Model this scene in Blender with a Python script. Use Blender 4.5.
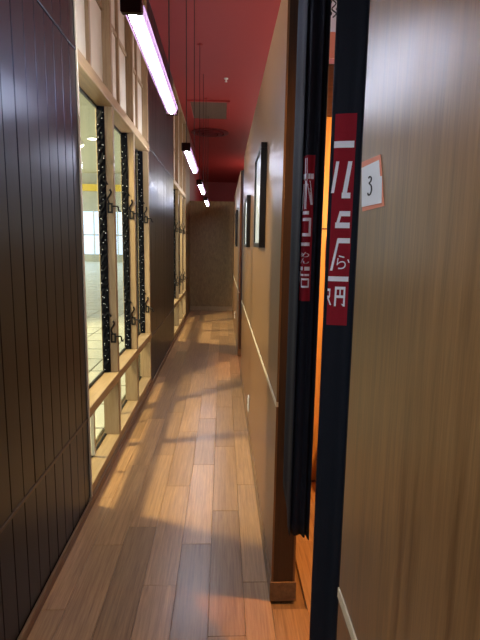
import bpy, bmesh, math, random
from mathutils import Vector, Matrix

for o in list(bpy.data.objects):
    bpy.data.objects.remove(o)
scene = bpy.context.scene
COL = scene.collection
rnd = random.Random(7)

# ------------------------------------------------------------------ camera
F = 480.0                                  # focal length in pixels (480 x 640 frame)
CAM = Vector((0.0, 0.0, 1.5))
fw = Vector(((223 - 240) / F, (245 - 320) / F, 1.0)).normalized()      # corridor direction in camera axes
dn = Vector((-0.016, 1.0, 0.0))
dn.z = -(fw.x * dn.x + fw.y * dn.y) / fw.z
dn.normalize()
rt = dn.cross(fw)
# world axes expressed in camera (x right, y down, z forward) -> blender camera (x right, y up, -z forward)
R3 = Matrix((rt, fw, -dn))                 # cam(x,y-down,z-fwd) -> world
flip = Matrix(((1, 0, 0), (0, -1, 0), (0, 0, -1)))
mw = (R3 @ flip).to_4x4()
mw.translation = CAM
cd = bpy.data.cameras.new('camera')
cam = bpy.data.objects.new('camera', cd)
COL.objects.link(cam)
cam.matrix_world = mw
cd.sensor_fit = 'VERTICAL'
cd.sensor_height = 36.0
cd.sensor_width = 27.0
cd.lens = 36.0 * F / 640.0
cd.clip_start = 0.02
cd.clip_end = 200
scene.camera = cam


def hit(px, py, axis, v):
    d = R3 @ Vector(((px - 240) / F, (py - 320) / F, 1.0))
    t = (v - CAM[axis]) / d[axis]
    return CAM + d * t


# ------------------------------------------------------------------ world, exposure
w = bpy.data.worlds.new('world')
scene.world = w
w.use_nodes = True
bgn = w.node_tree.nodes['Background']
bgn.inputs[0].default_value = (1.0, 0.98, 0.88, 1)
bgn.inputs[1].default_value = 2.2
vs = scene.view_settings
vs.view_transform = 'Standard'
vs.look = 'None'
vs.exposure = 0.12
vs.gamma = 1.0
vs.use_curve_mapping = False


# ------------------------------------------------------------------ materials
def srgb(r, g, b):
    def f(c):
        c /= 255.0
        return c / 12.92 if c <= 0.04045 else ((c + 0.055) / 1.055) ** 2.4
    return (f(r), f(g), f(b), 1.0)


def new_mat(name):
    m = bpy.data.materials.new(name)
    m.use_nodes = True
    nt = m.node_tree
    p = nt.nodes['Principled BSDF']
    return m, nt, p


def plain(name, col, rough=0.5, metal=0.0, spec=0.5, noise=0.0, nscale=20.0, bump=0.0):
    m, nt, p = new_mat(name)
    p.inputs['Roughness'].default_value = rough
    p.inputs['Metallic'].default_value = metal
    p.inputs['Specular IOR Level'].default_value = spec
    tc = nt.nodes.new('ShaderNodeTexCoord')
    nz = nt.nodes.new('ShaderNodeTexNoise')
    nz.inputs['Scale'].default_value = nscale
    nz.inputs['Detail'].default_value = 4
    nt.links.new(tc.outputs['Object'], nz.inputs['Vector'])
    mx = nt.nodes.new('ShaderNodeMixRGB')
    mx.inputs[1].default_value = tuple(c * (1 - noise) for c in col[:3]) + (1,)
    mx.inputs[2].default_value = tuple(min(1, c * (1 + noise)) for c in col[:3]) + (1,)
    nt.links.new(nz.outputs['Fac'], mx.inputs[0])
    nt.links.new(mx.outputs[0], p.inputs['Base Color'])
    if bump:
        b = nt.nodes.new('ShaderNodeBump')
        b.inputs['Strength'].default_value = bump
        b.inputs['Distance'].default_value = 0.01
        nt.links.new(nz.outputs['Fac'], b.inputs['Height'])
        nt.links.new(b.outputs[0], p.inputs['Normal'])
    return m


def wood(name, dark, light, stretch=(1, 1, 1), rough=0.35, spec=0.5, var=0.25, bump=0.05, rough_var=0.1, fine=1.0):
    """streaky grain: noise in object space scaled by `stretch` (low number = long along that axis)"""
    m, nt, p = new_mat(name)
    L = nt.links.new
    tc = nt.nodes.new('ShaderNodeTexCoord')
    oi = nt.nodes.new('ShaderNodeObjectInfo')
    addv = nt.nodes.new('ShaderNodeVectorMath'); addv.operation = 'MULTIPLY_ADD'
    comb = nt.nodes.new('ShaderNodeCombineXYZ')
    for k in range(3):
        L(oi.outputs['Random'], comb.inputs[k])
    L(comb.outputs[0], addv.inputs[0])
    addv.inputs[1].default_value = (17.3, 9.1, 23.7)
    L(tc.outputs['Object'], addv.inputs[2])
    mp = nt.nodes.new('ShaderNodeMapping')
    mp.inputs['Scale'].default_value = stretch
    L(addv.outputs[0], mp.inputs['Vector'])
    n1 = nt.nodes.new('ShaderNodeTexNoise')
    n1.inputs['Scale'].default_value = 6.0
    n1.inputs['Detail'].default_value = 6
    n1.inputs['Roughness'].default_value = 0.65
    n1.inputs['Distortion'].default_value = 0.4
    L(mp.outputs[0], n1.inputs['Vector'])
    n2 = nt.nodes.new('ShaderNodeTexNoise')
    n2.inputs['Scale'].default_value = 32.0 * fine
    n2.inputs['Detail'].default_value = 3
    L(mp.outputs[0], n2.inputs['Vector'])
    ad = nt.nodes.new('ShaderNodeMath'); ad.operation = 'MULTIPLY_ADD'
    L(n2.outputs['Fac'], ad.inputs[0]); ad.inputs[1].default_value = 0.35
    L(n1.outputs['Fac'], ad.inputs[2])
    rp = nt.nodes.new('ShaderNodeValToRGB')
    rp.color_ramp.elements[0].position = 0.42
    rp.color_ramp.elements[0].color = dark
    rp.color_ramp.elements[1].position = 0.92
    rp.color_ramp.elements[1].color = light
    L(ad.outputs[0], rp.inputs[0])
    hs = nt.nodes.new('ShaderNodeHueSaturation')
    mr = nt.nodes.new('ShaderNodeMapRange')
    mr.inputs['To Min'].default_value = 1 - var
    mr.inputs['To Max'].default_value = 1 + var
    L(oi.outputs['Random'], mr.inputs['Value'])
    L(mr.outputs[0], hs.inputs['Value'])
    L(rp.outputs[0], hs.inputs['Color'])
    L(hs.outputs[0], p.inputs['Base Color'])
    rr = nt.nodes.new('ShaderNodeMapRange')
    rr.inputs['To Min'].default_value = max(0.02, rough - rough_var)
    rr.inputs['To Max'].default_value = rough + rough_var
    L(n1.outputs['Fac'], rr.inputs['Value'])
    L(rr.outputs[0], p.inputs['Roughness'])
    p.inputs['Specular IOR Level'].default_value = spec
    if bump:
        b = nt.nodes.new('ShaderNodeBump')
        b.inputs['Strength'].default_value = bump
        b.inputs['Distance'].default_value = 0.004
        L(ad.outputs[0], b.inputs['Height'])
        L(b.outputs[0], p.inputs['Normal'])
    return m


def emit(name, col, strength):
    m, nt, p = new_mat(name)
    p.inputs['Base Color'].default_value = col
    p.inputs['Emission Color'].default_value = col
    p.inputs['Emission Strength'].default_value = strength
    p.inputs['Roughness'].default_value = 0.4
    return m


def glass_mat(name, tint=(0.93, 0.97, 0.93, 1), refl=0.35):
    m = bpy.data.materials.new(name)
    m.use_nodes = True
    nt = m.node_tree
    nt.nodes.clear()
    out = nt.nodes.new('ShaderNodeOutputMaterial')
    tr = nt.nodes.new('ShaderNodeBsdfTransparent'); tr.inputs[0].default_value = tint
    gl = nt.nodes.new('ShaderNodeBsdfGlossy'); gl.inputs['Roughness'].default_value = 0.04
    lw = nt.nodes.new('ShaderNodeLayerWeight'); lw.inputs[0].default_value = 0.5
    pw = nt.nodes.new('ShaderNodeMath'); pw.operation = 'POWER'; pw.inputs[1].default_value = 4.0
    nt.links.new(lw.outputs['Facing'], pw.inputs[0])
    fr = nt.nodes.new('ShaderNodeMath'); fr.operation = 'MULTIPLY_ADD'; fr.inputs[1].default_value = refl; fr.inputs[2].default_value = 0.03
    nt.links.new(pw.outputs[0], fr.inputs[0])
    mx = nt.nodes.new('ShaderNodeMixShader')
    nt.links.new(fr.outputs[0], mx.inputs[0])
    nt.links.new(tr.outputs[0], mx.inputs[1])
    nt.links.new(gl.outputs[0], mx.inputs[2])
    nt.links.new(mx.outputs[0], out.inputs[0])
    return m


def translucent(name, col):
    m = bpy.data.materials.new(name)
    m.use_nodes = True
    nt = m.node_tree
    nt.nodes.clear()
    out = nt.nodes.new('ShaderNodeOutputMaterial')
    tr = nt.nodes.new('ShaderNodeBsdfTranslucent'); tr.inputs[0].default_value = col
    gl = nt.nodes.new('ShaderNodeBsdfDiffuse'); gl.inputs[0].default_value = col
    mx = nt.nodes.new('ShaderNodeMixShader'); mx.inputs[0].default_value = 0.3
    nt.links.new(tr.outputs[0], mx.inputs[1])
    nt.links.new(gl.outputs[0], mx.inputs[2])
    nt.links.new(mx.outputs[0], out.inputs[0])
    return m


M = {}
M['floor'] = wood('oak_floor', srgb(128, 93, 60), srgb(182, 141, 96), (14, 0.5, 14), 0.29, 0.5, 0.24, 0.0, 0.02)
M['underfloor'] = wood('floor_base', srgb(92, 66, 40), srgb(140, 104, 66), (9, 0.7, 9), 0.4, 0.4, 0.0, 0.0)
M['black_board'] = wood('black_lacquer_board', srgb(14, 10, 8), srgb(24, 18, 14), (12, 12, 0.8), 0.34, 0.62, 0.2, 0.012, 0.05)
M['black_board'].node_tree.nodes['Principled BSDF'].inputs['Specular Tint'].default_value = (0.45, 0.62, 1.0, 1)  # blue of the lamp sheen put into the boards' specular tint
M['black_strip'] = wood('dark_strip', srgb(62, 50, 40), srgb(88, 72, 58), (12, 1, 12), 0.4, 0.5, 0.1)
M['backing'] = plain('dark_backing', srgb(14, 11, 10), 0.8, noise=0.1)
M['frame_wood'] = wood('pale_frame_wood', srgb(132, 108, 78), srgb(168, 142, 106), (10, 10, 0.7), 0.42, 0.4, 0.08, 0.04)
M['rail_wood'] = wood('pale_rail_wood', srgb(142, 116, 80), srgb(180, 152, 110), (10, 0.7, 10), 0.42, 0.4, 0.06, 0.04)
M['transom'] = plain('transom_board', srgb(208, 198, 174), 0.6, noise=0.06, nscale=6)
M['right_wall'] = wood('walnut_laminate', srgb(88, 59, 33), srgb(144, 106, 68), (9, 9, 0.35), 0.31, 0.45, 0.0, 0.025, 0.07, 1.6)
M['right_wall_low'] = wood('walnut_laminate_low', srgb(96, 63, 35), srgb(134, 93, 55), (11, 11, 0.4), 0.34, 0.45, 0.0, 0.025, 0.06, 1.6)
M['jamb'] = wood('door_jamb_wood', srgb(48, 31, 19), srgb(70, 46, 28), (11, 11, 0.5), 0.42, 0.4, 0.05, 0.03)
M['end_wall'] = wood('end_wall_wood', srgb(108, 86, 56), srgb(146, 120, 82), (6, 6, 2.2), 0.45, 0.35, 0.0, 0.02)
M['trim'] = plain('pale_trim', srgb(206, 190, 160), 0.4, noise=0.05)
M['base'] = wood('baseboard_wood', srgb(96, 70, 46), srgb(138, 104, 70), (10, 0.6, 10), 0.4, 0.4, 0.05, 0.03)
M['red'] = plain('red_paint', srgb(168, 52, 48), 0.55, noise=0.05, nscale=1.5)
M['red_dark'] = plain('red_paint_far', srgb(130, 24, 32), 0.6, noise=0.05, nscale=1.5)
M['red_fitting'] = plain('red_fitting', srgb(108, 24, 28), 0.45, noise=0.05)
M['dark_wall'] = plain('dark_brown_plaster', srgb(58, 42, 32), 0.7, noise=0.1, nscale=3)
M['glass'] = glass_mat('window_glass')
M['black_metal'] = plain('black_iron', srgb(22, 20, 19), 0.4, 0.6, noise=0.2, nscale=60)
M['fringe'] = plain('black_fringe', srgb(13, 14, 18), 0.9, spec=0.1, noise=0.4, nscale=90, bump=0.2)
M['bead'] = plain('white_bead', srgb(220, 222, 226), 0.3, noise=0.03)
M['black_plastic'] = plain('black_housing', srgb(44, 24, 24), 0.3, 0.8, noise=0.1)
M['tube'] = emit('lamp_tube', (0.74, 0.81, 1.0, 1), 85.0)
M['clear'] = glass_mat('clear_cover', (0.98, 0.93, 0.97, 1), 0.3)
M['pink_guard'] = translucent('pink_guard', (0.050, 0.028, 0.042, 1))
M['cord'] = plain('cord', srgb(40, 18, 18), 0.6, noise=0.1)
M['navy'] = plain('navy_cloth', srgb(13, 19, 32), 0.8, spec=0.3, noise=0.22, nscale=300, bump=0.15)
M['print_red'] = plain('red_print', srgb(142, 28, 42), 0.85, spec=0.2, noise=0.12, nscale=300, bump=0.1)
M['print_white'] = plain('white_print', srgb(240, 240, 250), 0.8, spec=0.2, noise=0.05, nscale=300)
M['paper'] = plain('white_paper', srgb(226, 228, 232), 0.7, noise=0.02)
M['paper_pink'] = plain('coral_paper', srgb(226, 140, 112), 0.7, noise=0.03)
M['ink'] = plain('black_ink', srgb(20, 24, 26), 0.7, noise=0.05)
M['frame_black'] = plain('black_frame', srgb(16, 16, 18), 0.3, noise=0.1)
M['picture'] = plain('picture_reflection_tone', srgb(196, 204, 218), 0.22, noise=0.08, nscale=5)  # pale bluish colour stands in for windows reflected in the picture glass
M['outlet'] = plain('white_plastic', srgb(224, 220, 210), 0.35, noise=0.02)
M['grille'] = plain('grey_grille', srgb(116, 94, 78), 0.6, 0.0, noise=0.4, nscale=90)
M['mall_tile'] = plain('mall_tile', srgb(206, 206, 186), 0.32, noise=0.05, nscale=2)
M['mall_joint'] = plain('mall_joint', srgb(90, 90, 80), 0.8, noise=0.05)
M['mall_ceiling'] = plain('mall_ceiling', srgb(196, 190, 160), 0.7, noise=0.05, nscale=1)
M['mall_wall'] = plain('mall_wall', srgb(186, 186, 176), 0.6, noise=0.06, nscale=1)
M['mall_yellow'] = plain('mall_yellow', srgb(236, 200, 80), 0.5, noise=0.05)
M['mall_window'] = emit('mall_daylight_window', srgb(190, 214, 255), 1.5)
M['white_paint'] = plain('white_paint', srgb(214, 214, 208), 0.45, noise=0.03)
M['spot_glow'] = emit('spot_glow', (1.0, 0.88, 0.66, 1), 25.0)
M['booth_wood'] = wood('booth_wood', srgb(176, 122, 62), srgb(214, 160, 92), (7, 7, 0.6), 0.45, 0.4, 0.0, 0.02)
M['booth_dark'] = wood('booth_dark_wood', srgb(62, 34, 20), srgb(88, 50, 30), (1, 9, 9), 0.5, 0.3, 0.0, 0.02)
M['bench_wood'] = wood('bench_wood', srgb(98, 62, 34), srgb(140, 92, 52), (0.8, 9, 9), 0.4, 0.4, 0.1, 0.03)
M['booth_glow'] = emit('booth_glow', (1.0, 0.55, 0.18, 1), 8.0)
M['globe'] = emit('fill_globe_glow', (1.0, 0.92, 0.82, 1), 72.0)
M['shade'] = plain('lamp_shade', srgb(120, 60, 20), 0.6, noise=0.1)
M['orange_slip'] = plain('orange_slip', srgb(206, 92, 30), 0.7, noise=0.05)


# ------------------------------------------------------------------ helpers
def worigin(o):
    v = Vector((0, 0, 0))
    while o is not None:
        v = v + o.location
        o = o.parent
    return v


def link(name, data, parent=None, loc=(0, 0, 0)):
    o = bpy.data.objects.new(name, data)
    COL.objects.link(o)
    if parent is not None:
        o.parent = parent
        o.location = Vector(loc) - worigin(parent)
    else:
        o.location = loc
    return o


def tag(o, label=None, cat=None, group=None, kind=None):
    if label: o['label'] = label
    if cat: o['category'] = cat
    if group: o['group'] = group
    if kind: o['kind'] = kind
    return o


def empty(name, loc):
    o = link(name, None, None, loc)
    o.empty_display_size = 0.05
    return o


MESHES = {}


def box(name, x0, x1, y0, y1, z0, z1, mat, parent=None, bevel=0.0):
    dx, dy, dz = x1 - x0, y1 - y0, z1 - z0
    key = (round(dx, 4), round(dy, 4), round(dz, 4), mat.name, bevel)
    me = MESHES.get(key)
    if me is None:
        bm = bmesh.new()
        bmesh.ops.create_cube(bm, size=1.0)
        for v in bm.verts:
            v.co = Vector((v.co.x * dx, v.co.y * dy, v.co.z * dz))
        if bevel:
            bmesh.ops.bevel(bm, geom=bm.edges[:], offset=bevel, segments=1, affect='EDGES', profile=0.5)
        me = bpy.data.meshes.new(name)
        bm.to_mesh(me); bm.free()
        me.materials.append(mat)
        MESHES[key] = me
    return link(name, me, parent, ((x0 + x1) / 2, (y0 + y1) / 2, (z0 + z1) / 2))


def mesh_obj(name, bm, mat, parent=None, loc=(0, 0, 0), smooth=False):
    """bm holds coordinates relative to loc (world)"""
    bmesh.ops.recalc_face_normals(bm, faces=bm.faces[:])
    me = bpy.data.meshes.new(name)
    bm.to_mesh(me); bm.free()
    me.materials.append(mat)
    if smooth:
        for p in me.polygons: p.use_smooth = True
    return link(name, me, parent, loc)


def bm_box(bm, x0, x1, y0, y1, z0, z1):
    vs_ = [bm.verts.new((x, y, z)) for x in (x0, x1) for y in (y0, y1) for z in (z0, z1)]
    for f in ((0, 1, 3, 2), (4, 6, 7, 5), (0, 4, 5, 1), (2, 3, 7, 6), (0, 2, 6, 4), (1, 5, 7, 3)):
        bm.faces.new([vs_[i] for i in f])


def bm_tube(bm, pts, r, seg=8, caps=True):
    pts = [Vector(p) for p in pts]
    rings = []
    prev_u = None
    for i, p in enumerate(pts):
        a = pts[max(i - 1, 0)]; b = pts[min(i + 1, len(pts) - 1)]
        t = (b - a).normalized()
        ref = prev_u if prev_u is not None else (Vector((1, 0, 0)) if abs(t.x) < 0.8 else Vector((0, 1, 0)))
        u = (ref - t * ref.dot(t)).normalized()
        prev_u = u
        v = t.cross(u)
        rr = r[i] if isinstance(r, (list, tuple)) else r
        rings.append([bm.verts.new(p + (u * math.cos(k * 2 * math.pi / seg) + v * math.sin(k * 2 * math.pi / seg)) * rr) for k in range(seg)])
    for a, b in zip(rings, rings[1:]):
        for k in range(seg):
            bm.faces.new((a[k], a[(k + 1) % seg], b[(k + 1) % seg], b[k]))
    if caps:
        bm.faces.new(rings[0]); bm.faces.new(rings[-1])


def bm_lathe(bm, prof, seg=24, c=(0, 0, 0)):
    """prof = list of (r, z)"""
    rings = []
    for r, z in prof:
        if r < 1e-6:
            rings.append([bm.verts.new((c[0], c[1], c[2] + z))])
        else:
            rings.append([bm.verts.new((c[0] + r * math.cos(k * 2 * math.pi / seg), c[1] + r * math.sin(k * 2 * math.pi / seg), c[2] + z)) for k in range(seg)])
    for a, b in zip(rings, rings[1:]):
        for k in range(seg):
            k2 = (k + 1) % seg
            if len(a) == 1 and len(b) == 1: continue
            if len(a) == 1: bm.faces.new((a[0], b[k], b[k2]))
            elif len(b) == 1: bm.faces.new((a[k], a[k2], b[0]))
            else: bm.faces.new((a[k], a[k2], b[k2], b[k]))


def smooth_path(pts, n=6):
    """Catmull-Rom through 2D/3D points"""
    P = [Vector(p) for p in pts]
    out = []
    for i in range(len(P) - 1):
        p0 = P[max(i - 1, 0)]; p1 = P[i]; p2 = P[i + 1]; p3 = P[min(i + 2, len(P) - 1)]
        for k in range(n):
            t = k / n
            out.append(0.5 * ((2 * p1) + (p2 - p0) * t + (2 * p0 - 5 * p1 + 4 * p2 - p3) * t * t + (3 * p1 - p0 - 3 * p2 + p3) * t ** 3))
    out.append(P[-1])
    return out


# ------------------------------------------------------------------ main dimensions
XL = -0.75          # face of left wall
XG = -0.858         # glass plane
XR = 0.22           # face of right partition
WT = 0.10           # partition thickness
ZP = 2.46           # partition height
ZC = 3.87           # ceiling
YB, YE = -4.0, 11.0  # back / end of corridor
YF = 19.0           # far red wall
W0 = (-2.20, 0.20)  # window beside the viewer, out of frame
W1 = (2.62, 5.02)   # first window
W2 = (7.45, 9.85)   # second window

# ------------------------------------------------------------------ floor
fl = box('floor', -0.95, 4.0, YB, YF, -0.10, -0.014, M['underfloor'])
tag(fl, 'warm brown oak plank floor running down the corridor', kind='structure')
PW, PL = 0.148, 0.89
edges = [0.104 - PW * k for k in range(6)]               # plank rows, left edges
offs = {0: 1.954, 1: 1.653, 2: 2.236, 3: 1.94, 4: 1.50, 5: 2.233}
GAP = 0.0012


def plank(xa, xb, ya, yb):
    ya, yb = max(ya, YB), min(yb, YE)
    if yb - ya < 0.03: return
    box('plank', xa + GAP / 2, xb - GAP / 2, ya + GAP / 2, yb - GAP / 2, -0.0138, 0.0, M['floor'], fl, 0.0012)


for k in range(-1, 6):
    if k == -1:                                            # strip behind the doorway line
        continue
    xa = edges[k]
    xb = edges[k] + PW if k > 0 else XR
    y = offs[k] - PL * 8
    while y < YE:
        plank(xa, xb, y, y + PL)
        y += PL
y = 1.80 - PL * 8
while y < YE:                                              # narrow ripped row beside the left skirting
    plank(-0.735, edges[5], y, y + PL)
    y += PL
# planks inside the first booth and its doorway
for k in range(7):
    xa = XR + PW * k
    ya = [1.954, 2.25, 1.72, 2.05, 1.6, 2.3, 1.9][k] - PL * 2
    while ya < 2.9:
        a, b = max(ya, 0.83), min(ya + PL, 2.88)
        if k == 0: a, b = max(ya, 0.83), min(ya + PL, 1.79)
        if b - a > 0.03: plank(xa, xa + PW, a, b)
        ya += PL

# ------------------------------------------------------------------ ceiling and outer shell
cl = box('ceiling', -0.95, 4.0, YB, YF, ZC, ZC + 0.1, M['red'])
tag(cl, 'dark red painted ceiling high above the corridor', kind='structure')
t = box('wall_far', -0.95, 4.0, YF, YF + 0.1, 0, ZC, M['red_dark']); tag(t, 'deep red wall beyond the end partition', kind='structure')
t = box('wall_outer', 4.0, 4.1, YB, YF, 0, ZC, M['red_dark']); tag(t, 'dark red wall behind the booths', kind='structure')
t = box('wall_back', -0.95, 4.0, YB - 0.1, YB, 0, ZC, M['end_wall']); tag(t, 'brown wood wall at the back of the corridor', kind='structure')

# ------------------------------------------------------------------ left wall: black board panels


def board_wall(y0, y1, name, label):
    """vertical boards in three tiers with thin horizontal strips"""
    wl = box(name, -0.93, XL - 0.012, y0, y1, -0.01, ZC, M['backing'])
    tag(wl, label, kind='structure')
    n = max(1, round((y1 - y0) / 0.108))
    p = (y1 - y0) / n
    tiers = ((0.046, 0.513), (0.533, 2.448), (2.477, ZC - 0.002))
    for (z0, z1) in tiers:
        for i in range(n):
            g = 0.0022
            box('board', XL - 0.012, XL - rnd.uniform(0, 0.0012), y0 + i * p + g, y0 + (i + 1) * p - g, z0, z1, M['black_board'], wl, 0.002)
    box('strip', XL - 0.012, XL + 0.004, y0, y1, 0.515, 0.531, M['black_strip'], wl, 0.002)
    box('strip', XL - 0.012, XL + 0.005, y0, y1, 2.450, 2.475, M['black_board'], wl, 0.003)
    return wl


board_wall(YB, W0[0], 'wall_left', 'black lacquered vertical board wall at the back of the corridor')
board_wall(W0[1], W1[0], 'wall_left', 'black lacquered vertical board wall before the first window')
board_wall(W1[1], W2[0], 'wall_left', 'black lacquered vertical board panel between the two windows')
we = box('wall_left', -0.93, XL, W2[1], YE, -0.01, ZC, M['end_wall'])
tag(we, 'plain brown wood panel past the second window', kind='structure')
we2 = box('wall_left', -0.93, XL, YE, YF, -0.01, ZC, M['red_dark'])
tag(we2, 'dark red side wall beyond the end partition', kind='structure')
bb = box('baseboard_left', XL + 0.0005, -0.733, YB, YE, 0.0, 0.044, M['base'], None, 0.003)
tag(bb, 'low brown wooden skirting along the left wall', kind='structure')
tm = box('trim_1', XL, XL + 0.010, W1[0] - 0.014, W1[0] + 0.002, 0.05, ZC - 0.01, M['trim'], None, 0.002)
tag(tm, 'thin pale edge strip where black boards meet the window', kind='structure')


# ------------------------------------------------------------------ windows with lattice
def latch_mesh():
    bm = bmesh.new()
    # rectangular ring plate in XZ, thickness along Y
    x0, x1, z0, z1, t_ = -0.047, -0.010, 0.0, 0.068, 0.011
    bm_box(bm, x0, x0 + t_, -0.007, 0.0, z0, z1)
    bm_box(bm, x1 - t_, x1, -0.007, 0.0, z0, z1)
    bm_box(bm, x0 + t_, x1 - t_, -0.007, 0.0, z0, z0 + t_)
    bm_box(bm, x0 + t_, x1 - t_, -0.007, 0.0, z1 - t_, z1)
    return bm


_l = latch_mesh(); ME_PLATE = bpy.data.meshes.new('latch'); bmesh.ops.recalc_face_normals(_l, faces=_l.faces[:]); _l.to_mesh(ME_PLATE); _l.free(); ME_PLATE.materials.append(M['black_metal'])
_l = bmesh.new()
bm_tube(_l, smooth_path([(-0.036, -0.004, 0.066), (-0.044, -0.006, 0.095), (-0.03, -0.008, 0.118), (-0.020, -0.008, 0.138), (-0.024, -0.008, 0.152)]), 0.0058, 6)
bm_lathe(_l, [(0, 0.146), (0.007, 0.15), (0.008, 0.156), (0, 0.164)], 8, (-0.024, -0.008, 0))
ME_ARM = bpy.data.meshes.new('latch_arm'); _l.to_mesh(ME_ARM); _l.free(); ME_ARM.materials.append(M['black_metal'])
_l = bmesh.new()
bm_tube(_l, smooth_path([(-0.012, -0.004, 0.046), (0.012, -0.004, 0.046), (0.026, -0.004, 0.042), (0.030, -0.004, 0.018), (0.044, -0.004, 0.012)]), 0.0058, 6)
ME_HOOK = bpy.data.meshes.new('latch_hook'); _l.to_mesh(ME_HOOK); _l.free(); ME_HOOK.materials.append(M['black_metal'])
_l = bmesh.new()
bm_tube(_l, [(-0.078, -0.004, 0.225), (-0.058, -0.008, 0.212), (-0.040, -0.010, 0.190)], [0.004, 0.008, 0.005], 6)
ME_PIN = bpy.data.meshes.new('latch_pin'); _l.to_mesh(ME_PIN); _l.free(); ME_PIN.materials.append(M['black_metal'])


def fringe(root, y, z0, z1):
    """crumpled black strip on the side of a post, with small white beads"""
    bm = bmesh.new()
    n = 90
    x0, x1 = XG + 0.0035, -0.803
    cols = 5
    rows = []
    for i in range(n + 1):
        z = z0 + (z1 - z0) * i / n
        row = []
        for j in range(cols):
            e = 0.004 * (rnd.random() - 0.5) if j in (0, cols - 1) else 0
            row.append(bm.verts.new((x0 + (x1 - x0) * j / (cols - 1) + e, y - 0.006 - 0.012 * rnd.random() * (1 if 0 < j < cols - 1 else 0.3), z)))
        rows.append(row)
    for a, b in zip(rows, rows[1:]):
        for j in range(cols - 1):
            bm.faces.new((a[j], a[j + 1], b[j + 1], b[j]))
    lo = [bm.verts.new((x, y - 0.0006, z)) for z in (z0, z1) for x in (x0, x1)]
    bm.faces.new((lo[0], lo[1], lo[3], lo[2]))
    bm.faces.new([lo[0]] + [lo[1]] + list(reversed(rows[0])))
    bm.faces.new([lo[2]] + [lo[3]] + list(reversed(rows[-1])))
    bm.faces.new([lo[0], lo[2]] + [r[0] for r in reversed(rows)])
    bm.faces.new([lo[1], lo[3]] + [r[-1] for r in reversed(rows)])
    fo = mesh_obj('black_fringe', bm, M['fringe'], root)
    tag(fo, 'crumpled black fringe strip dotted with tiny white beads')
    bm = bmesh.new()
    z = z0 + 0.03
    while z < z1 - 0.02:
        for q in range(rnd.choice((1, 1, 2))):
            c = Vector((rnd.uniform(x0 + 0.006, x1 - 0.004), y - 0.019, z + rnd.uniform(-0.012, 0.012)))
            bmesh.ops.create_icosphere(bm, subdivisions=1, radius=rnd.uniform(0.0022, 0.0036), matrix=Matrix.Translation(c))
        z += rnd.uniform(0.03, 0.06)
    bo = mesh_obj('beads', bm, M['bead'], fo)
    bo['kind'] = 'stuff'


def window(name, y0, y1, label):
    root = empty(name, (XL, y0, 0.0))
    tag(root, label, kind='structure')
    B = lambda n, a, b, c, d, e, f, m, bev=0.003, par=root: box(n, a, b, c, d, e, f, M[m], par, bev)
    ZS0, ZS1 = 0.515, 0.575      # sill
    ZH0, ZH1 = 2.405, 2.475      # header
    ZB = 0.10
    xb = XG - 0.004
    pw = 0.045
    nb = 3
    ends = (y0, y0 + 0.84, y0 + 1.62, y1)
    B('bottom_rail', xb, XL, y0, y1, 0.0455, ZB, 'rail_wood')
    B('sill', xb, XL + 0.006, y0, y1, ZS0, ZS1, 'rail_wood')
    B('header', xb, XL + 0.006, y0, y1, ZH0, ZH1, 'rail_wood')
    B('top_rail', xb, XL, y0, y1, ZC - 0.06, ZC - 0.001, 'rail_wood')
    for i in range(nb):
        a, b = ends[i], ends[i + 1]
        pa = b - pw                                     # post at the far end of each bay
        B('post', xb, XL, pa, b, ZB, ZS0, 'frame_wood')
        B('post', xb, XL, pa, b, ZS1, ZH0, 'frame_wood')
        B('post', xb, XL, pa, b, ZH1, ZC - 0.06, 'frame_wood')
        # glass, tall and low
        g = B('pane', XG - 0.003, XG + 0.003, a, pa, ZS1, ZH0, 'glass', 0)
        g['label'] = 'tall clear glass pane'
        B('pane', XG - 0.003, XG + 0.003, a, pa, ZB, ZS0, 'glass', 0)
        B('glazing_bead', XG - 0.006, XG + 0.010, a, pa, ZH0 - 0.016, ZH0, 'black_metal', 0.001)
        B('glazing_bead', XG - 0.006, XG + 0.010, a, pa, ZS1, ZS1 + 0.014, 'black_metal', 0.001)
        B('glazing_bead', XG - 0.006, XG + 0.010, a, pa, ZB, ZB + 0.010, 'black_metal', 0.001)
        mid = (a + pa) / 2 + 0.02
        B('mullion', XG + 0.004, XG + 0.030, mid - 0.012, mid + 0.012, ZB + 0.01, ZS0, 'transom')
        # transom boards above the header
        for (ya, yb_) in ((a, mid - 0.018), (mid + 0.018, pa)):
            for (za, zb) in ((ZH1, 2.99), (3.02, ZC - 0.06)):
                B('transom_panel', -0.8615, -0.805, ya + 0.002, yb_ - 0.002, za + 0.002, zb - 0.002, 'transom')
        B('mullion', -0.8618, -0.785, mid - 0.018, mid + 0.018, ZH1, ZC - 0.06, 'frame_wood')
        B('transom_rail', -0.8618, -0.793, a, mid - 0.018, 2.99, 3.02, 'frame_wood')
        B('transom_rail', -0.8618, -0.793, mid + 0.018, pa, 2.99, 3.02, 'frame_wood')
        fringe(root, pa, ZS1 + 0.004, ZH0 - 0.004)
        for zl in (1.705, 0.795):
            lo = link('latch', ME_PLATE, root, (XL, pa - 0.0005, zl))
            lo['label'] = 'black iron window latch with hook'
            for nm, me in (('latch_arm', ME_ARM), ('latch_hook', ME_HOOK), ('latch_pin', ME_PIN)):
                link(nm, me, lo, (XL, pa - 0.0005, zl))
    return root


window('window_1', W1[0], W1[1], 'tall pale timber window with three glass bays and black latches nearest the black boards')
window('window_4', W0[0], W0[1], 'timber window opposite the numbered paper')
window('window_2', W2[0], W2[1], 'second timber lattice window near the end wall')


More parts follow.
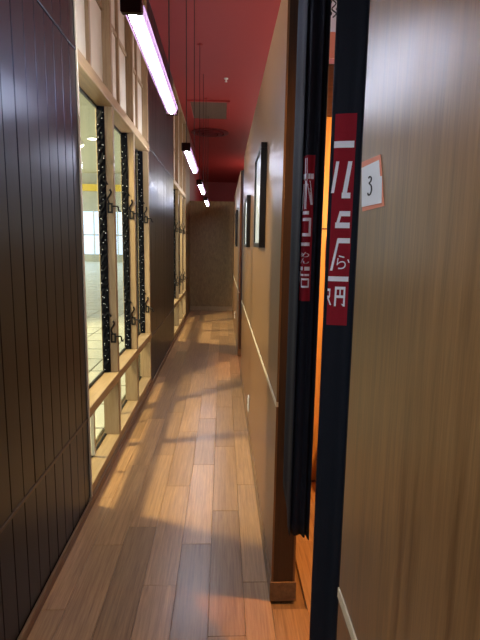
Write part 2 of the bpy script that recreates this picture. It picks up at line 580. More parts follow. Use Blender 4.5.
# ------------------------------------------------------------------ right partition walls
def right_wall(y0, y1, label, near_jamb=False):
    wr = box('wall_right', XR + 0.008, XR + WT - 0.008, y0 + 0.006, y1 - 0.006, 0.0, ZP - 0.004, M['backing'])
    tag(wr, label, kind='structure')
    B = lambda n, a, b, c, d, e, f, m, bev=0.001: box(n, a, b, c, d, e, f, M[m], wr, bev)
    for xs in ((XR, XR + 0.008), (XR + WT - 0.008, XR + WT)):
        B('upper_panel', xs[0], xs[1], y0, y1, 0.882, ZP, 'right_wall')
        B('lower_panel', xs[0], xs[1], y0, y1, 0.0, 0.862, 'right_wall_low')
    B('trim_strip', XR - 0.0025, XR + 0.008, y0, y1, 0.8622, 0.8818, 'trim', 0.0008)
    B('jamb', XR + 0.008, XR + WT - 0.008, y0, y0 + 0.006, 0.0, ZP, 'jamb')
    B('jamb', XR + 0.008, XR + WT - 0.008, y1 - 0.006, y1, 0.0, ZP, 'jamb')
    B('top_cap', XR + 0.008, XR + WT - 0.008, y0 + 0.006, y1 - 0.006, ZP - 0.004, ZP, 'jamb', 0)
    # skirting wraps the ends
    bm = bmesh.new()
    h, t_ = 0.088, 0.006
    bm_box(bm, XR - t_, XR - 0.0004, y0 - t_, y1 + t_, 0.0004, h)
    bm_box(bm, XR + WT + 0.0004, XR + WT + t_, y0 - t_, y1 + t_, 0.0004, h)
    bm_box(bm, XR - 0.0004, XR + WT + 0.0004, y0 - t_, y0 - 0.0004, 0.0004, h)
    bm_box(bm, XR - 0.0004, XR + WT + 0.0004, y1 + 0.0004, y1 + t_, 0.0004, h)
    sk = mesh_obj('skirting', bm, M['base'], wr)
    return wr


D1 = (0.79, 1.84)
D2 = (5.42, 6.45)
right_wall(YB + 0.01, D1[0], 'walnut laminate partition carrying the numbered paper')
right_wall(D1[1], D2[0], 'long walnut laminate partition with framed pictures')
right_wall(D2[1], 9.95, 'walnut laminate partition past the second doorway')
# end wall
en = box('wall_end', -0.75, XR + WT, YE, YE + 0.08, 0.0, ZP, M['end_wall'])
tag(en, 'plain brown wood partition closing the corridor end', kind='structure')
be = box('baseboard_end', -0.75, XR + WT, YE - 0.012, YE, 0.0, 0.10, M['frame_wood'], None, 0.002)
tag(be, 'pale wooden skirting across the corridor end', kind='structure')
# booth cross partitions
bp = box('wall_booth', XR + WT, 4.0, 2.90, 2.96, 0.0, 2.24, M['booth_wood'])
tag(bp, 'orange-lit wood partition inside the first booth', kind='structure')
box('top_rail', XR + WT, 4.0, 2.88, 2.98, 2.242, 2.52, M['booth_dark'], bp, 0.003)
box('seam_strip', XR + WT + 0.002, 3.99, 2.896, 2.8995, 1.60, 1.61, M['booth_dark'], bp)
for yy, lb in ((4.9, 'wood partition between the first and second booths'), (6.9, 'wood partition closing the second booth')):
    q = box('wall_booth', XR + WT, 4.0, yy, yy + 0.06, 0.0, ZP, M['booth_wood'])
    tag(q, lb, kind='structure')


# ------------------------------------------------------------------ door curtains
class Cloth:
    """cloth hung from a plan path; P(s, z) gives a surface point, N(s) the side facing the corridor"""
    def __init__(self, plan, z0, z1, hem=None, spread=0.0):
        self.pts = smooth_path([Vector((x, y, 0)) for x, y in plan], 8)
        self.S = [0.0]
        for a, b in zip(self.pts, self.pts[1:]): self.S.append(self.S[-1] + (b - a).length)
        self.L = self.S[-1]
        self.z0, self.z1 = z0, z1
        self.hem = hem or (lambda s: 0.0)
        self.c = sum(self.pts, Vector()) / len(self.pts)
        self.spread = spread

    def at(self, s):
        s = min(max(s, 0.0), self.L)
        for i in range(len(self.S) - 1):
            if s <= self.S[i + 1] + 1e-9:
                t = (s - self.S[i]) / (self.S[i + 1] - self.S[i])
                return self.pts[i].lerp(self.pts[i + 1], t)
        return self.pts[-1].copy()

    def nrm(self, s):
        d = (self.at(s + 0.003) - self.at(s - 0.003)).normalized()
        n = Vector((d.y, -d.x, 0))
        v = CAM - self.at(s); v.z = 0
        return n if n.dot(v) > 0 else -n

    def P(self, s, z, off=0.0):
        p = self.at(s)
        k = 1 + self.spread * math.sin((self.z1 - z) * 2.2 + s * 14) * 0.5
        q = self.c + (p - self.c) * k
        q = q + self.nrm(s) * off
        q.z = z
        return q

    def build(self, name, mat, parent):
        bm = bmesh.new()
        nz = 40
        n = len(self.pts)
        th = 0.0022
        for side in (0, 1):
            rows = []
            for i in range(nz + 1):
                row = []
                for j in range(n):
                    s = self.S[j]
                    zb = self.z0 + self.hem(s / self.L)
                    z = zb + (self.z1 - zb) * i / nz
                    d = (self.at(s + 0.003) - self.at(s - 0.003)).normalized()
                    q = self.P(s, z)
                    if side: q = q + Vector((d.y, -d.x, 0)) * th * self.flip()
                    row.append(bm.verts.new(q))
                rows.append(row)
            for a, b in zip(rows, rows[1:]):
                for j in range(n - 1):
                    bm.faces.new((a[j], a[j + 1], b[j + 1], b[j]))
            if side == 0: keep = rows
            else:
                for j in range(n - 1):
                    bm.faces.new((keep[0][j], keep[0][j + 1], rows[0][j + 1], rows[0][j]))
                    bm.faces.new((keep[-1][j], keep[-1][j + 1], rows[-1][j + 1], rows[-1][j]))
                for i in range(nz):
                    bm.faces.new((keep[i][0], keep[i + 1][0], rows[i + 1][0], rows[i][0]))
                    bm.faces.new((keep[i][-1], keep[i + 1][-1], rows[i + 1][-1], rows[i][-1]))
        o = mesh_obj(name, bm, mat, parent, smooth=True)
        return o

    def flip(self):
        return 1.0

    def patch(self, name, s0, s1, z0, z1, mat, parent, off, n=14, nz=12):
        bm = bmesh.new()
        g = [[bm.verts.new(self.P(s0 + (s1 - s0) * j / n, z0 + (z1 - z0) * i / nz, off)) for j in range(n + 1)] for i in range(nz + 1)]
        for a, b in zip(g, g[1:]):
            for j in range(n):
                bm.faces.new((a[j], a[j + 1], b[j + 1], b[j]))
        return mesh_obj(name, bm, mat, parent, smooth=True)

    def strokes(self, name, segs, s0, s1, z0, z1, mat, parent, off):
        """segs: list of quads given by 4 (u, v) corners, v downwards from the top of the patch"""
        bm = bmesh.new()
        mp = lambda u, v: self.P(s0 + (s1 - s0) * u, z1 - (z1 - z0) * v, off)
        for q in segs:
            n = 6
            A, B_, C_, D_ = [Vector((p[0], p[1], 0)) for p in q]
            top = [A.lerp(B_, i / n) for i in range(n + 1)]
            bot = [D_.lerp(C_, i / n) for i in range(n + 1)]
            tv = [bm.verts.new(mp(p.x, p.y)) for p in top]
            bv = [bm.verts.new(mp(p.x, p.y)) for p in bot]
            for i in range(n):
                bm.faces.new((tv[i], tv[i + 1], bv[i + 1], bv[i]))
        return mesh_obj(name, bm, mat, parent)


def hbar(u0, u1, v, t_, slope=0.0):
    return [(u0, v - t_ / 2), (u1, v - t_ / 2 + slope), (u1, v + t_ / 2 + slope), (u0, v + t_ / 2)]


def vbar(ua, va, ub, vb, wd):
    return [(ua - wd / 2, va), (ub - wd / 2, vb), (ub + wd / 2, vb), (ua + wd / 2, va)]


# near cloth (pleat facing the camera at y ~ 1.12)
planA = [(0.345, 0.86), (0.312, 0.97), (0.290, 1.035), (0.305, 1.095), (0.296, 1.118), (0.272, 1.124), (0.250, 1.132), (0.2465, 1.15), (0.275, 1.18), (0.30, 1.24), (0.268, 1.29)]
planA = planA[:-1]
clothA = Cloth(planA, 0.40, 2.43, None, 0.02)
# far cloth: several narrow pleats
planB = [(0.3125, 1.485), (0.3080, 1.462), (0.3035, 1.470), (0.2985, 1.487), (0.2945, 1.470), (0.2895, 1.466), (0.2862, 1.474), (0.280, 1.486), (0.268, 1.482), (0.2575, 1.485), (0.252, 1.510), (0.2465, 1.495), (0.2415, 1.515), (0.243, 1.57), (0.236, 1.63), (0.262, 1.72), (0.28, 1.76)]
planB = [(x * 1.056, min(y * 1.095, 1.825)) for x, y in planB]
clothB = Cloth(planB, 0.43, 2.43, lambda u: 0.015 * math.sin(u * 7) + 0.40 * max(0, u - 0.45), 0.03)


def s_of(cloth, px, py=245):
    """arc length of the visible point of the cloth seen at pixel column px"""
    best = None
    for i in range(800):
        s = cloth.L * i / 799
        p = cloth.at(s); p.z = 1.5
        d = R3.transposed() @ (p - CAM)
        x = 240 + F * d.x / d.z
        e = abs(x - px)
        dist = (p - CAM).length
        if e < 0.35 and (best is None or dist < best[1]): best = (s, dist)
    return best[0] if best else None


def curtain(cloth, label, group=None):
    root = empty('door_curtain', (cloth.c.x, cloth.c.y, cloth.z0))
    tag(root, label, 'curtain', group)
    c = cloth.build('cloth', M['navy'], root)
    return root, c


cA, clA = curtain(clothA, 'navy cloth doorway curtain with a large red lettered block, beside the numbered paper')
cB, clB = curtain(clothB, 'navy cloth doorway curtain bunched against the picture partition jamb')

# --- red block and white lettering on the near cloth
sL = 0.0
def find_s(cloth, ytarget, lo, hi):
    return lo
SA = sorted([s_of(clothA, 329.8), s_of(clothA, 350.0)])
sa_left, sa_right = s_of(clothA, 329.8), s_of(clothA, 350.5)
zt, zb_ = 1.795, 1.315
prA = clothA.patch('red_block', sa_left, sa_right, zb_, zt, M['print_red'], clA, 0.0012)
prA['label'] = 'dark red printed block with white characters'
sg = [hbar(0.0, 0.93, 0.138, 0.03),
      vbar(0.20, 0.215, 0.02, 0.36, 0.14),
      vbar(0.78, 0.215, 0.55, 0.38, 0.20), hbar(0.45, 0.86, 0.372, 0.026),
      hbar(0.42, 0.90, 0.457, 0.024), vbar(0.46, 0.445, 0.28, 0.52, 0.14), hbar(0.21, 0.90, 0.512, 0.026),
      hbar(0.36, 0.96, 0.585, 0.024), vbar(0.40, 0.575, 0.12, 0.73, 0.11),
      hbar(0.0, 0.98, 0.77, 0.024),
      # enclosure character
      hbar(0.34, 0.84, 0.815, 0.014), vbar(0.39, 0.81, 0.37, 0.905, 0.09), vbar(0.80, 0.81, 0.80, 0.905, 0.09), hbar(0.40, 0.80, 0.857, 0.013), vbar(0.59, 0.82, 0.59, 0.855, 0.06),
      vbar(0.70, 0.893, 0.80, 0.905, 0.08),
      # clipped fragment at the fold
      hbar(0.0, 0.13, 0.825, 0.012), hbar(0.0, 0.11, 0.86, 0.012), vbar(0.10, 0.825, 0.10, 0.86, 0.05), vbar(0.03, 0.865, 0.16, 0.90, 0.07)]
for i0, i1 in ((0, 1), (1, 2), (2, 4), (4, 7), (7, 9), (9, 10), (10, 16), (16, 20)):
    clothA.strokes('white_character', sg[i0:i1], sa_left, sa_right, zb_, zt, M['print_white'], clA, 0.0020)


def text_on(cloth, txt, u0, u1, v0, v1, s0, s1, z0, z1, parent, off):
    cu = bpy.data.curves.new('glyph', 'FONT')
    cu.body = txt
    cu.resolution_u = 4
    to = bpy.data.objects.new('glyph', cu)
    COL.objects.link(to)
    dg = bpy.context.evaluated_depsgraph_get()
    me = bpy.data.meshes.new_from_object(to.evaluated_get(dg))
    bpy.data.objects.remove(to)
    if len(me.vertices) == 0:
        return None
    xs = [v.co.x for v in me.vertices]; ys = [v.co.y for v in me.vertices]
    for v in me.vertices:
        u = u0 + (u1 - u0) * (v.co.x - min(xs)) / (max(xs) - min(xs))
        vv = v1 - (v1 - v0) * (v.co.y - min(ys)) / (max(ys) - min(ys))
        v.co = cloth.P(s0 + (s1 - s0) * u, z1 - (z1 - z0) * vv, off)
    me.materials.clear()
    me.materials.append(M['print_white'])
    return link('small_lettering', me, parent)


text_on(clothA, 'ら', 0.36, 0.80, 0.655, 0.722, sa_left, sa_right, zb_, zt, clA, 0.0021)
clothA.strokes('small_lettering', [vbar(0.90, 0.675, 0.97, 0.69, 0.06)], sa_left, sa_right, zb_, zt, M['print_white'], clA, 0.0021)

# --- far cloth
sb_left, sb_right = s_of(clothB, 300.8), s_of(clothB, 311.8)
clothB.patch('red_block', sb_left, sb_right, zb_, zt, M['print_red'], clB, 0.0012)
sgB = [hbar(0.0, 0.95, 0.14, 0.035), vbar(0.45, 0.02, 0.48, 0.17, 0.18),
       vbar(0.28, 0.19, 0.15, 0.37, 0.16), vbar(0.62, 0.17, 0.85, 0.33, 0.18), vbar(0.50, 0.17, 0.50, 0.36, 0.12),
       hbar(0.18, 0.70, 0.385, 0.024), hbar(0.25, 0.85, 0.43, 0.022), vbar(0.78, 0.43, 0.78, 0.53, 0.14), hbar(0.25, 0.85, 0.535, 0.022),
       hbar(0.1, 0.80, 0.60, 0.024), hbar(0.0, 0.88, 0.77, 0.026),
       vbar(0.15, 0.79, 0.08, 0.90, 0.10), hbar(0.15, 0.85, 0.815, 0.014), hbar(0.35, 0.85, 0.845, 0.013), vbar(0.40, 0.845, 0.40, 0.90, 0.09), vbar(0.82, 0.845, 0.82, 0.90, 0.09), hbar(0.35, 0.85, 0.898, 0.013)]
for i0, i1 in ((0, 5), (5, 6), (6, 9), (9, 10), (10, 11), (11, 17)):
    clothB.strokes('white_character', sgB[i0:i1], sb_left, sb_right, zb_, zt, M['print_white'], clB, 0.0020)
text_on(clothB, 'め', 0.22, 0.80, 0.655, 0.69, sb_left, sb_right, zb_, zt, clB, 0.0021)
text_on(clothB, 'ん', 0.22, 0.80, 0.70, 0.735, sb_left, sb_right, zb_, zt, clB, 0.0021)

# rod
bm = bmesh.new()
bm_tube(bm, [(0.275, D1[0] + 0.001, 2.44), (0.275, D1[1] - 0.001, 2.44)], 0.009, 10)
ro = mesh_obj('curtain_rod', bm, M['black_metal'])
tag(ro, 'slim black rod across the doorway holding the lettered curtains', 'rod')


def simple_curtain(y0, y1, x, label, z0=0.6):
    n = 13
    plan = [(x + 0.010 * math.sin(i * 2.3), y0 + (y1 - y0) * i / (n - 1)) for i in range(n)]
    c = Cloth(plan, z0, 2.43, None, 0.0)
    root, cl_ = curtain(c, label)
    bm = bmesh.new()
    bm_tube(bm, [(x + 0.008, y0 - 0.03, 2.44), (x + 0.008, y1 + 0.03, 2.44)], 0.007, 8)
    mesh_obj('rod', bm, M['black_metal'], root)


simple_curtain(D2[0] + 0.05, D2[1] - 0.05, XR + 0.030, 'dark cloth curtain hanging in the second doorway')
simple_curtain(10.02, 10.92, XR + 0.016, 'dark cloth curtain by the corridor end wall')


# ------------------------------------------------------------------ pendant tube lamps
def tube_lamp(y0, length, label, z=2.25, x=-0.300):
    root = empty('tube_lamp', (x, y0, z))
    tag(root, label, 'lamp', 'hanging tube lamps along the corridor')
    wd = 0.033
    box('housing', x - 0.014, x + 0.014, y0 + 0.028, y0 + length - 0.028, z + 0.030, z + 0.046, M['black_plastic'], root, 0.003)
    bm = bmesh.new()                                       # glowing tube
    bm_tube(bm, [(0, 0.029, 0.004), (0, length - 0.029, 0.004)], 0.021, 14)
    mesh_obj('tube', bm, M['tube'], root, (x, y0, z), smooth=False)
    for sx in (-1, 1):                                     # perforated pink side guards, slanting under the tube
        n = int(length / 0.014)
        bm = bmesh.new()
        A, B_ = Vector((sx * 0.016, 0, -0.024)), Vector((sx * 0.037, 0, 0.012))
        def strip(t0, t1, ya, yb):
            p, q = A.lerp(B_, t0), A.lerp(B_, t1)
            v = [bm.verts.new((p.x, ya, p.z)), bm.verts.new((q.x, ya, q.z)), bm.verts.new((q.x, yb, q.z)), bm.verts.new((p.x, yb, p.z))]
            bm.faces.new(v)
        strip(0.0, 0.2, 0.028, length - 0.028); strip(0.45, 0.6, 0.028, length - 0.028); strip(0.85, 1.0, 0.028, length - 0.028)
        for k in range(n):
            yy = 0.034 + (length - 0.068) * k / (n - 1)
            strip(0.2, 0.45, yy - 0.0035, yy + 0.0035); strip(0.6, 0.85, yy - 0.0035, yy + 0.0035)
        mesh_obj('side_guard', bm, M['pink_guard'], root, (x, y0, z))
    for yy in (y0, y0 + length - 0.028):
        c = box('end_cap', x - wd - 0.002, x + wd + 0.002, yy, yy + 0.028, z - 0.022, z + 0.040, M['black_plastic'], root, 0.004)
    for yy in (y0 + 0.06, y0 + length - 0.14):
        bm = bmesh.new()
        bm_tube(bm, [(x, yy, z + 0.043), (x + 0.001, yy, (z + ZC) / 2), (x, yy, ZC - 0.0005)], 0.0035, 6)
        mesh_obj('cord', bm, M['cord'], root)
    bm = bmesh.new()
    bm_lathe(bm, [(0, -0.02), (0.03, -0.02), (0.035, -0.001), (0, -0.001)], 16, (x, y0 + 0.10, ZC))
    mesh_obj('ceiling_rose', bm, M['red'], root)


LY = [(-0.60, 'tube lamp hanging level with the numbered paper'),
      (1.67, 'long pink-white tube lamp hanging before the first timber window'),
      (3.95, 'pink-white tube lamp hanging beside the first timber window'),
      (6.10, 'tube lamp hanging beside the middle black board panel'),
      (8.25, 'small-looking tube lamp hanging closest to the end wall')]
for y, lb in LY:
    tube_lamp(y, 1.25, lb)


# ------------------------------------------------------------------ ceiling fittings
def vent():
    x0, x1, y0, y1 = -0.62, 0.09, 8.43, 9.60
    root = empty('ceiling_vent', ((x0 + x1) / 2, (y0 + y1) / 2, ZC))
    tag(root, 'rectangular grey return-air grille in the red ceiling', 'vent')
    f = 0.05
    for a in ((x0, x1, y0, y0 + f), (x0, x1, y1 - f, y1), (x0, x0 + f, y0 + f, y1 - f), (x1 - f, x1, y0 + f, y1 - f)):
        box('frame', a[0], a[1], a[2], a[3], ZC - 0.025, ZC - 0.0005, M['red'], root, 0.003)
    box('backing', x0 + f, x1 - f, y0 + f, y1 - f, ZC - 0.006, ZC - 0.0005, M['backing'], root)
    n = 26
    for i in range(n):
        yy = y0 + f + (y1 - y0 - 2 * f) * (i + 0.5) / n
        box('slat', x0 + f, x1 - f, yy - 0.013, yy + 0.013, ZC - 0.020, ZC - 0.012, M['grille'], root)


vent()
root = empty('ceiling_diffuser', (-0.30, 10.75, ZC))
tag(root, 'round red ceiling air diffuser with concentric rings', 'diffuser')
for r0, r1, dz in ((0.40, 0.30, 0.015), (0.27, 0.18, 0.035), (0.15, 0.0, 0.05)):
    bm = bmesh.new()
    bm_lathe(bm, [(r0, -0.0005), (r0, -dz), (r1, -dz - 0.012), (r1, -0.0005)] if r1 > 0 else [(r0, -0.0005), (r0, -dz), (0, -dz - 0.004)], 32)
    mesh_obj('ring', bm, M['red_fitting'], root, (-0.30, 10.75, ZC), smooth=False)
bm = bmesh.new()
bm_lathe(bm, [(0.032, -0.0005), (0.03, -0.012), (0.012, -0.018), (0.01, -0.04), (0.02, -0.046), (0.02, -0.05), (0, -0.05)], 14)
sp = mesh_obj('sprinkler', bm, M['outlet'], None, (0.02, 7.36, ZC))
tag(sp, 'small white sprinkler head on the red ceiling', 'sprinkler')


# ------------------------------------------------------------------ pictures on the partition
def picture(y0, y1, z0, z1, label):
    d, f = 0.032, 0.026
    root = empty('picture_frame', (XR, (y0 + y1) / 2, z0))
    tag(root, label, 'picture', 'framed pictures on the partition')
    xa, xb = XR - d, XR - 0.0005
    for a in ((y0, y1, z0, z0 + f), (y0, y1, z1 - f, z1), (y0, y0 + f, z0 + f, z1 - f), (y1 - f, y1, z0 + f, z1 - f)):
        box('frame', xa, xb, a[0], a[1], a[2], a[3], M['frame_black'], root, 0.002)
    pr = box('print', xa + 0.010, xb - 0.002, y0 + f, y1 - f, z0 + f, z1 - f, M['picture'], root)
    pr['label'] = 'glossy print with window reflections painted in as a pale tone'


picture(2.54, 3.02, 1.49, 2.02, 'large black framed picture nearest the lettered curtains')
picture(3.95, 4.42, 1.485, 1.90, 'smaller black framed picture beside the second doorway')
picture(7.30, 7.75, 1.48, 2.02, 'black framed picture on the partition past the second doorway')


# ------------------------------------------------------------------ outlets
def outlet(y, z, label):
    root = empty('wall_outlet', (XR, y, z))
    tag(root, label, 'outlet', 'white outlets low on the partition')
    box('plate', XR - 0.009, XR - 0.0003, y - 0.036, y + 0.036, z - 0.06, z + 0.06, M['outlet'], root, 0.003)
    for dz in (-0.024, 0.024):
        box('socket', XR - 0.012, XR - 0.0088, y - 0.016, y + 0.016, z + dz - 0.015, z + dz + 0.015, M['outlet'], root, 0.001)


outlet(3.68, 0.255, 'white wall outlet below the smaller framed picture')
outlet(8.25, 0.30, 'white wall outlet on the partition past the second doorway')

# ------------------------------------------------------------------ numbered paper
def wall_quad(corners, x0, x1):
    bm = bmesh.new()
    a = [bm.verts.new((x0, y, z)) for y, z in corners]
    b = [bm.verts.new((x1, y, z)) for y, z in corners]
    bm.faces.new(a); bm.faces.new(b)
    n = len(corners)
    for i in range(n):
        bm.faces.new((a[i], a[(i + 1) % n], b[(i + 1) % n], b[i]))
    return bm


def wp(px, py):
    h = hit(px, py, 0, XR)
    return (h.y, h.z)


sgn = empty('number_paper', (XR, 0.73, 1.56))
tag(sgn, 'white paper with a handwritten number 3 on a coral border', 'paper sign')
mesh_obj('coral_border', wall_quad([wp(362.5, 162), wp(381, 154.5), wp(384.5, 206), wp(363, 211.5)], XR - 0.0012, XR - 0.0003), M['paper_pink'], sgn)
mesh_obj('white_sheet', wall_quad([wp(363, 168), wp(380, 160), wp(381, 176), wp(383, 176), wp(382.5, 203), wp(363, 207)], XR - 0.0022, XR - 0.0013), M['paper'], sgn)
pts3 = smooth_path([(370.2, 178.5), (371.6, 176.6), (373.0, 178.0), (372.6, 181.0), (371.0, 183.4), (372.8, 185.5), (373.2, 190.0), (372.0, 194.0), (370.2, 195.2), (369.4, 192.8)], 5)
bm = bmesh.new()
prev = None
for i, p in enumerate(pts3):
    a, b = pts3[max(i - 1, 0)], pts3[min(i + 1, len(pts3) - 1)]
    d = (b - a).normalized(); n = Vector((-d.y, d.x, 0)) * 0.75
    l, r = wp(p.x + n.x, p.y + n.y), wp(p.x - n.x, p.y - n.y)
    cur = [bm.verts.new((XR - 0.0026, *l)), bm.verts.new((XR - 0.0026, *r))]
    if prev: bm.faces.new((prev[0], prev[1], cur[1], cur[0]))
    prev = cur
mesh_obj('number', bm, M['ink'], sgn)

# ------------------------------------------------------------------ first booth: bench, lamp, hanging sign, slip
bn = empty('bench', (0.78, 2.70, 0))
tag(bn, 'plain wooden bench against the orange booth partition', 'bench')
for i in range(3):
    box('seat_slat', 0.66, 2.2, 2.53 + i * 0.112, 2.53 + i * 0.112 + 0.105, 0.40, 0.43, M['bench_wood'], bn, 0.004)
for xx in (0.68, 2.13):
    for yy in (2.54, 2.80):
        box('leg', xx, xx + 0.05, yy, yy + 0.05, 0.0005, 0.40, M['bench_wood'], bn, 0.004)
box('stretcher', 0.70, 2.16, 2.66, 2.70, 0.16, 0.20, M['bench_wood'], bn, 0.003)
box('rail', 0.66, 2.2, 2.532, 2.55, 0.34, 0.40, M['bench_wood'], bn, 0.003)


def booth_lamp(x, y, z, power, label):
    root = empty('pendant_lamp', (x, y, z))
    tag(root, label, 'lamp')
    bm = bmesh.new()
    bm_lathe(bm, [(0.02, 0.20), (0.05, 0.19), (0.17, 0.02), (0.168, 0.02), (0.048, 0.186), (0.02, 0.194)], 28)
    mesh_obj('shade', bm, M['shade'], root, (x, y, z), smooth=True)
    bm = bmesh.new()
    bm_lathe(bm, [(0, 0.0), (0.03, 0.012), (0.042, 0.045), (0.03, 0.085), (0.016, 0.11), (0.016, 0.14), (0, 0.14)], 16)
    mesh_obj('bulb', bm, M['booth_glow'], root, (x, y, z), smooth=True)
    bm = bmesh.new()
    bm_tube(bm, [(x, y, z + 0.19), (x, y, ZC - 0.001)], 0.004, 6)
    mesh_obj('cord', bm, M['cord'], root)
    ld = bpy.data.lights.new('bulb_light', 'POINT')
    ld.energy = power
    ld.color = (1.0, 0.52, 0.16)
    ld.shadow_soft_size = 0.05
    lo = link('bulb_light', ld, root, (x, y, z - 0.06))


booth_lamp(0.95, 1.75, 1.85, 120, 'warm pendant lamp hanging in the first booth')
booth_lamp(0.95, 5.9, 1.85, 45, 'warm pendant lamp hanging in the second booth')



def fill_globe(x, y, z, label, mat='globe'):  # unseen globes added to brighten the red ceiling and upper walls
    root = empty('fill_globe', (x, y, z))
    tag(root, label, 'lamp', 'added fill globes out of view')
    bm = bmesh.new()
    bm_lathe(bm, [(0, -0.14), (0.07, -0.121), (0.121, -0.07), (0.14, 0), (0.121, 0.07), (0.07, 0.121), (0.03, 0.137), (0, 0.137)], 20)
    mesh_obj('globe', bm, M[mat], root, (x, y, z), smooth=True)
    bm = bmesh.new()
    bm_lathe(bm, [(0, 0.138), (0.035, 0.138), (0.035, 0.165), (0.012, 0.18), (0, 0.18)], 14)
    mesh_obj('collar', bm, M['black_plastic'], root, (x, y, z))
    bm = bmesh.new()
    bm_tube(bm, [(x, y, z + 0.18), (x, y, ZC - 0.001)], 0.005, 6)
    mesh_obj('cord', bm, M['cord'], root)


for (x_, y_, lb) in ((2.4, 1.4, 'unseen fill globe added high over the first booth'), (2.4, 5.6, 'unseen fill globe added high over the second booth'),
                     (2.4, 9.4, 'unseen fill globe added high over the last booth'), (1.4, 14.5, 'unseen fill globe added beyond the end partition')):
    fill_globe(x_, y_, 3.05, lb)

# hanging sign seen above the booth partition
sg_ = empty('hanging_sign', (0.88, 4.0, 2.95))
tag(sg_, 'pale hanging sign with black brush marks and a red foot band', 'sign')
box('sign_board', 0.70, 1.10, 4.0, 4.02, 3.15, 3.50, M['paper'], sg_, 0.002)
box('foot_band', 0.70, 1.10, 4.0, 4.02, 2.96, 3.148, M['paper_pink'], sg_, 0.002)
bm = bmesh.new()
for k in range(5):
    bx_ = 0.80 + 0.035 * k
    bm_tube(bm, smooth_path([(bx_ - 0.02, 3.999, 3.38), (bx_ + 0.015, 3.998, 3.36 - 0.01 * k), (bx_ - 0.015, 3.998, 3.31), (bx_ + 0.02, 3.998, 3.28), (bx_ - 0.005, 3.999, 3.25)], 5), 0.005, 6)
mesh_obj('brush_marks', bm, M['ink'], sg_)
for xx in (0.76, 1.04):
    bm = bmesh.new(); bm_tube(bm, [(xx, 4.01, 3.50), (xx, 4.01, ZC - 0.001)], 0.003, 6)
    mesh_obj('hanging_wire', bm, M['cord'], sg_)
sl = box('menu_slip', 0.618, 0.645, 2.893, 2.8955, 1.38, 1.54, M['orange_slip'])
tag(sl, 'narrow orange paper slip on the booth partition', 'menu slip')

# ------------------------------------------------------------------ shopping hall beyond the window
MX0, MX1, MY0, MY1, MZ = -14.0, -0.96, -8.0, 40.0, 7.0
mf = box('floor_hall', MX0, MX1, MY0, MY1, -0.12, -0.008, M['mall_joint'])
tag(mf, 'pale polished tile floor of the hall outside', kind='structure')
T = 0.6
j = 0
for iy in range(0, 36):
    y0 = 2.6 + iy * T
    for ix in range(0, 12):
        x1 = MX1 - ix * T
        x0 = x1 - T
        rmin = -x1 / (y0 + T); rmax = -x0 / y0
        if rmax < 0.13 or rmin > 0.34: continue
        box('tile', x0 + 0.009, x1 - 0.009, y0 + 0.016, y0 + T - 0.016, -0.0079, 0.0, M['mall_tile'], mf, 0.002)
        j += 1
mfar = box('tile_field', MX0, MX1, 2.6 + 36 * T, MY1, -0.0079, 0.0, M['mall_tile'], mf)
mfar['kind'] = 'stuff'
mc = box('ceiling_hall', MX0, MX1 - 0.8, 6.0, MY1, MZ, MZ + 0.1, M['mall_ceiling'])
tag(mc, 'beige ceiling of the hall outside', kind='structure')
mwf = box('wall_hall', MX0, MX1, MY1, MY1 + 0.2, 0, MZ, M['mall_wall'])
tag(mwf, 'far wall of the hall outside', kind='structure')
wn = empty('window_3', (-10.5, MY1, 0.6))
tag(wn, 'bright bluish window wall at the far end of the hall', kind='structure')
for i in range(7):
    xx = -13.3 + i * 0.95
    for z0, z1 in ((0.6, 2.1), (2.2, 4.0)):
        box('pane', xx + 0.05, xx + 0.90, MY1 - 0.03, MY1 - 0.001, z0, z1, M['mall_window'], wn)
    box('mullion', xx - 0.05, xx + 0.05, MY1 - 0.06, MY1 - 0.001, 0.5, 4.1, M['white_paint'], wn)
yb2 = box('fascia', MX0, MX1, MY1 - 0.4, MY1 - 0.001, 5.6, 6.1, M['mall_yellow'])
tag(yb2, 'yellow fascia beam across the far end of the hall', 'beam')


def downlight(x, y, label):
    root = empty('downlight', (x, y, MZ))
    tag(root, label, 'light', 'round downlights in the hall ceiling')
    bm = bmesh.new()
    bm_lathe(bm, [(0.30, -0.0005), (0.30, -0.05), (0.25, -0.05), (0.25, -0.03), (0.25, -0.0005)], 24)
    mesh_obj('trim_ring', bm, M['white_paint'], root, (x, y, MZ))
    bm = bmesh.new()
    bm_lathe(bm, [(0.245, -0.02), (0.2, -0.026), (0, -0.026)], 24)
    mesh_obj('lens', bm, M['spot_glow'], root, (x, y, MZ))


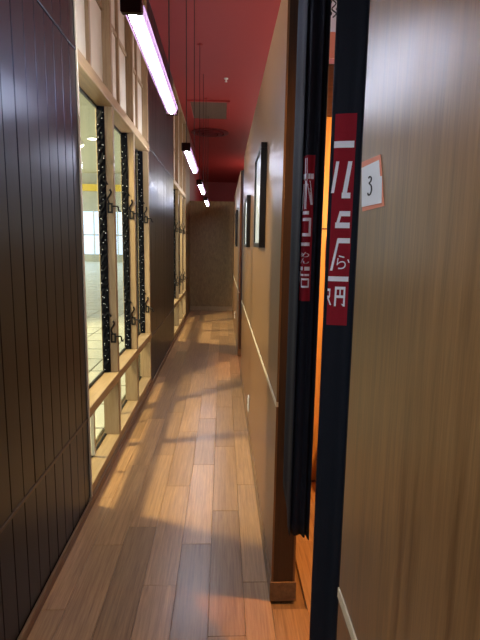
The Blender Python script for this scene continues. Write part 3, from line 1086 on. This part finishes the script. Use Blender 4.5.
for y in (14, 20, 27):
    for x in (-4.0, -7.0):
        downlight(x, y, 'round white downlight in the hall ceiling')


def facade_spot(x, y, z, power, label):
    root = empty('facade_spotlight', (x, y, z))
    tag(root, label, 'spotlight', 'facade spotlights outside the windows')
    tgt = Vector((-0.45, y, 0.2))
    d = (tgt - Vector((x, y, z))).normalized()
    u = Vector((0, 1, 0)); v = d.cross(u)
    bm = bmesh.new()
    rr = [(0.0, -0.20), (0.045, -0.20), (0.06, -0.16), (0.06, 0.0), (0.052, 0.0), (0.052, -0.03), (0, -0.03)]
    rings = []
    for r, h in rr:
        rings.append([bm.verts.new(Vector((0, 0, 0)) + d * h + (u * math.cos(a) + v * math.sin(a)) * max(r, 0.0005)) for a in [k * math.pi / 8 for k in range(16)]])
    for a, b in zip(rings, rings[1:]):
        for k in range(16):
            bm.faces.new((a[k], a[(k + 1) % 16], b[(k + 1) % 16], b[k]))
    mesh_obj('lamp_can', bm, M['white_paint'], root, (x, y, z), smooth=True)
    bm = bmesh.new()
    bm_tube(bm, [d * -0.028, d * -0.012], 0.05, 16)
    mesh_obj('lens', bm, M['spot_glow'], root, (x, y, z))
    bm = bmesh.new()
    back = d * -0.12
    bm_tube(bm, [back, back + Vector((0, 0, 0.12)), Vector((back.x, 0, 4.5 - z))], 0.010, 8)
    mesh_obj('stem', bm, M['white_paint'], root, (x, y, z))
    ld = bpy.data.lights.new('spot_beam', 'SPOT')
    ld.energy = power
    ld.color = (1.0, 0.80, 0.50)
    ld.spot_size = math.radians(100)
    ld.spot_blend = 0.4
    ld.shadow_soft_size = 0.11
    lo = link('spot_beam', ld, root, Vector((x, y, z)) + d * 0.01)
    lo.rotation_euler = d.to_track_quat('-Z', 'Y').to_euler()


sf = box('soffit', -2.6, -0.96, 0.0, 11.5, 4.5, 4.6, M['mall_ceiling'])
tag(sf, 'beige soffit over the shopfront outside the windows', kind='structure')
facade_spot(-2.05, 3.15, 3.0, 600, 'white facade spotlight outside the first timber window')
facade_spot(-2.25, 8.0, 3.0, 600, 'white facade spotlight outside the second timber window')
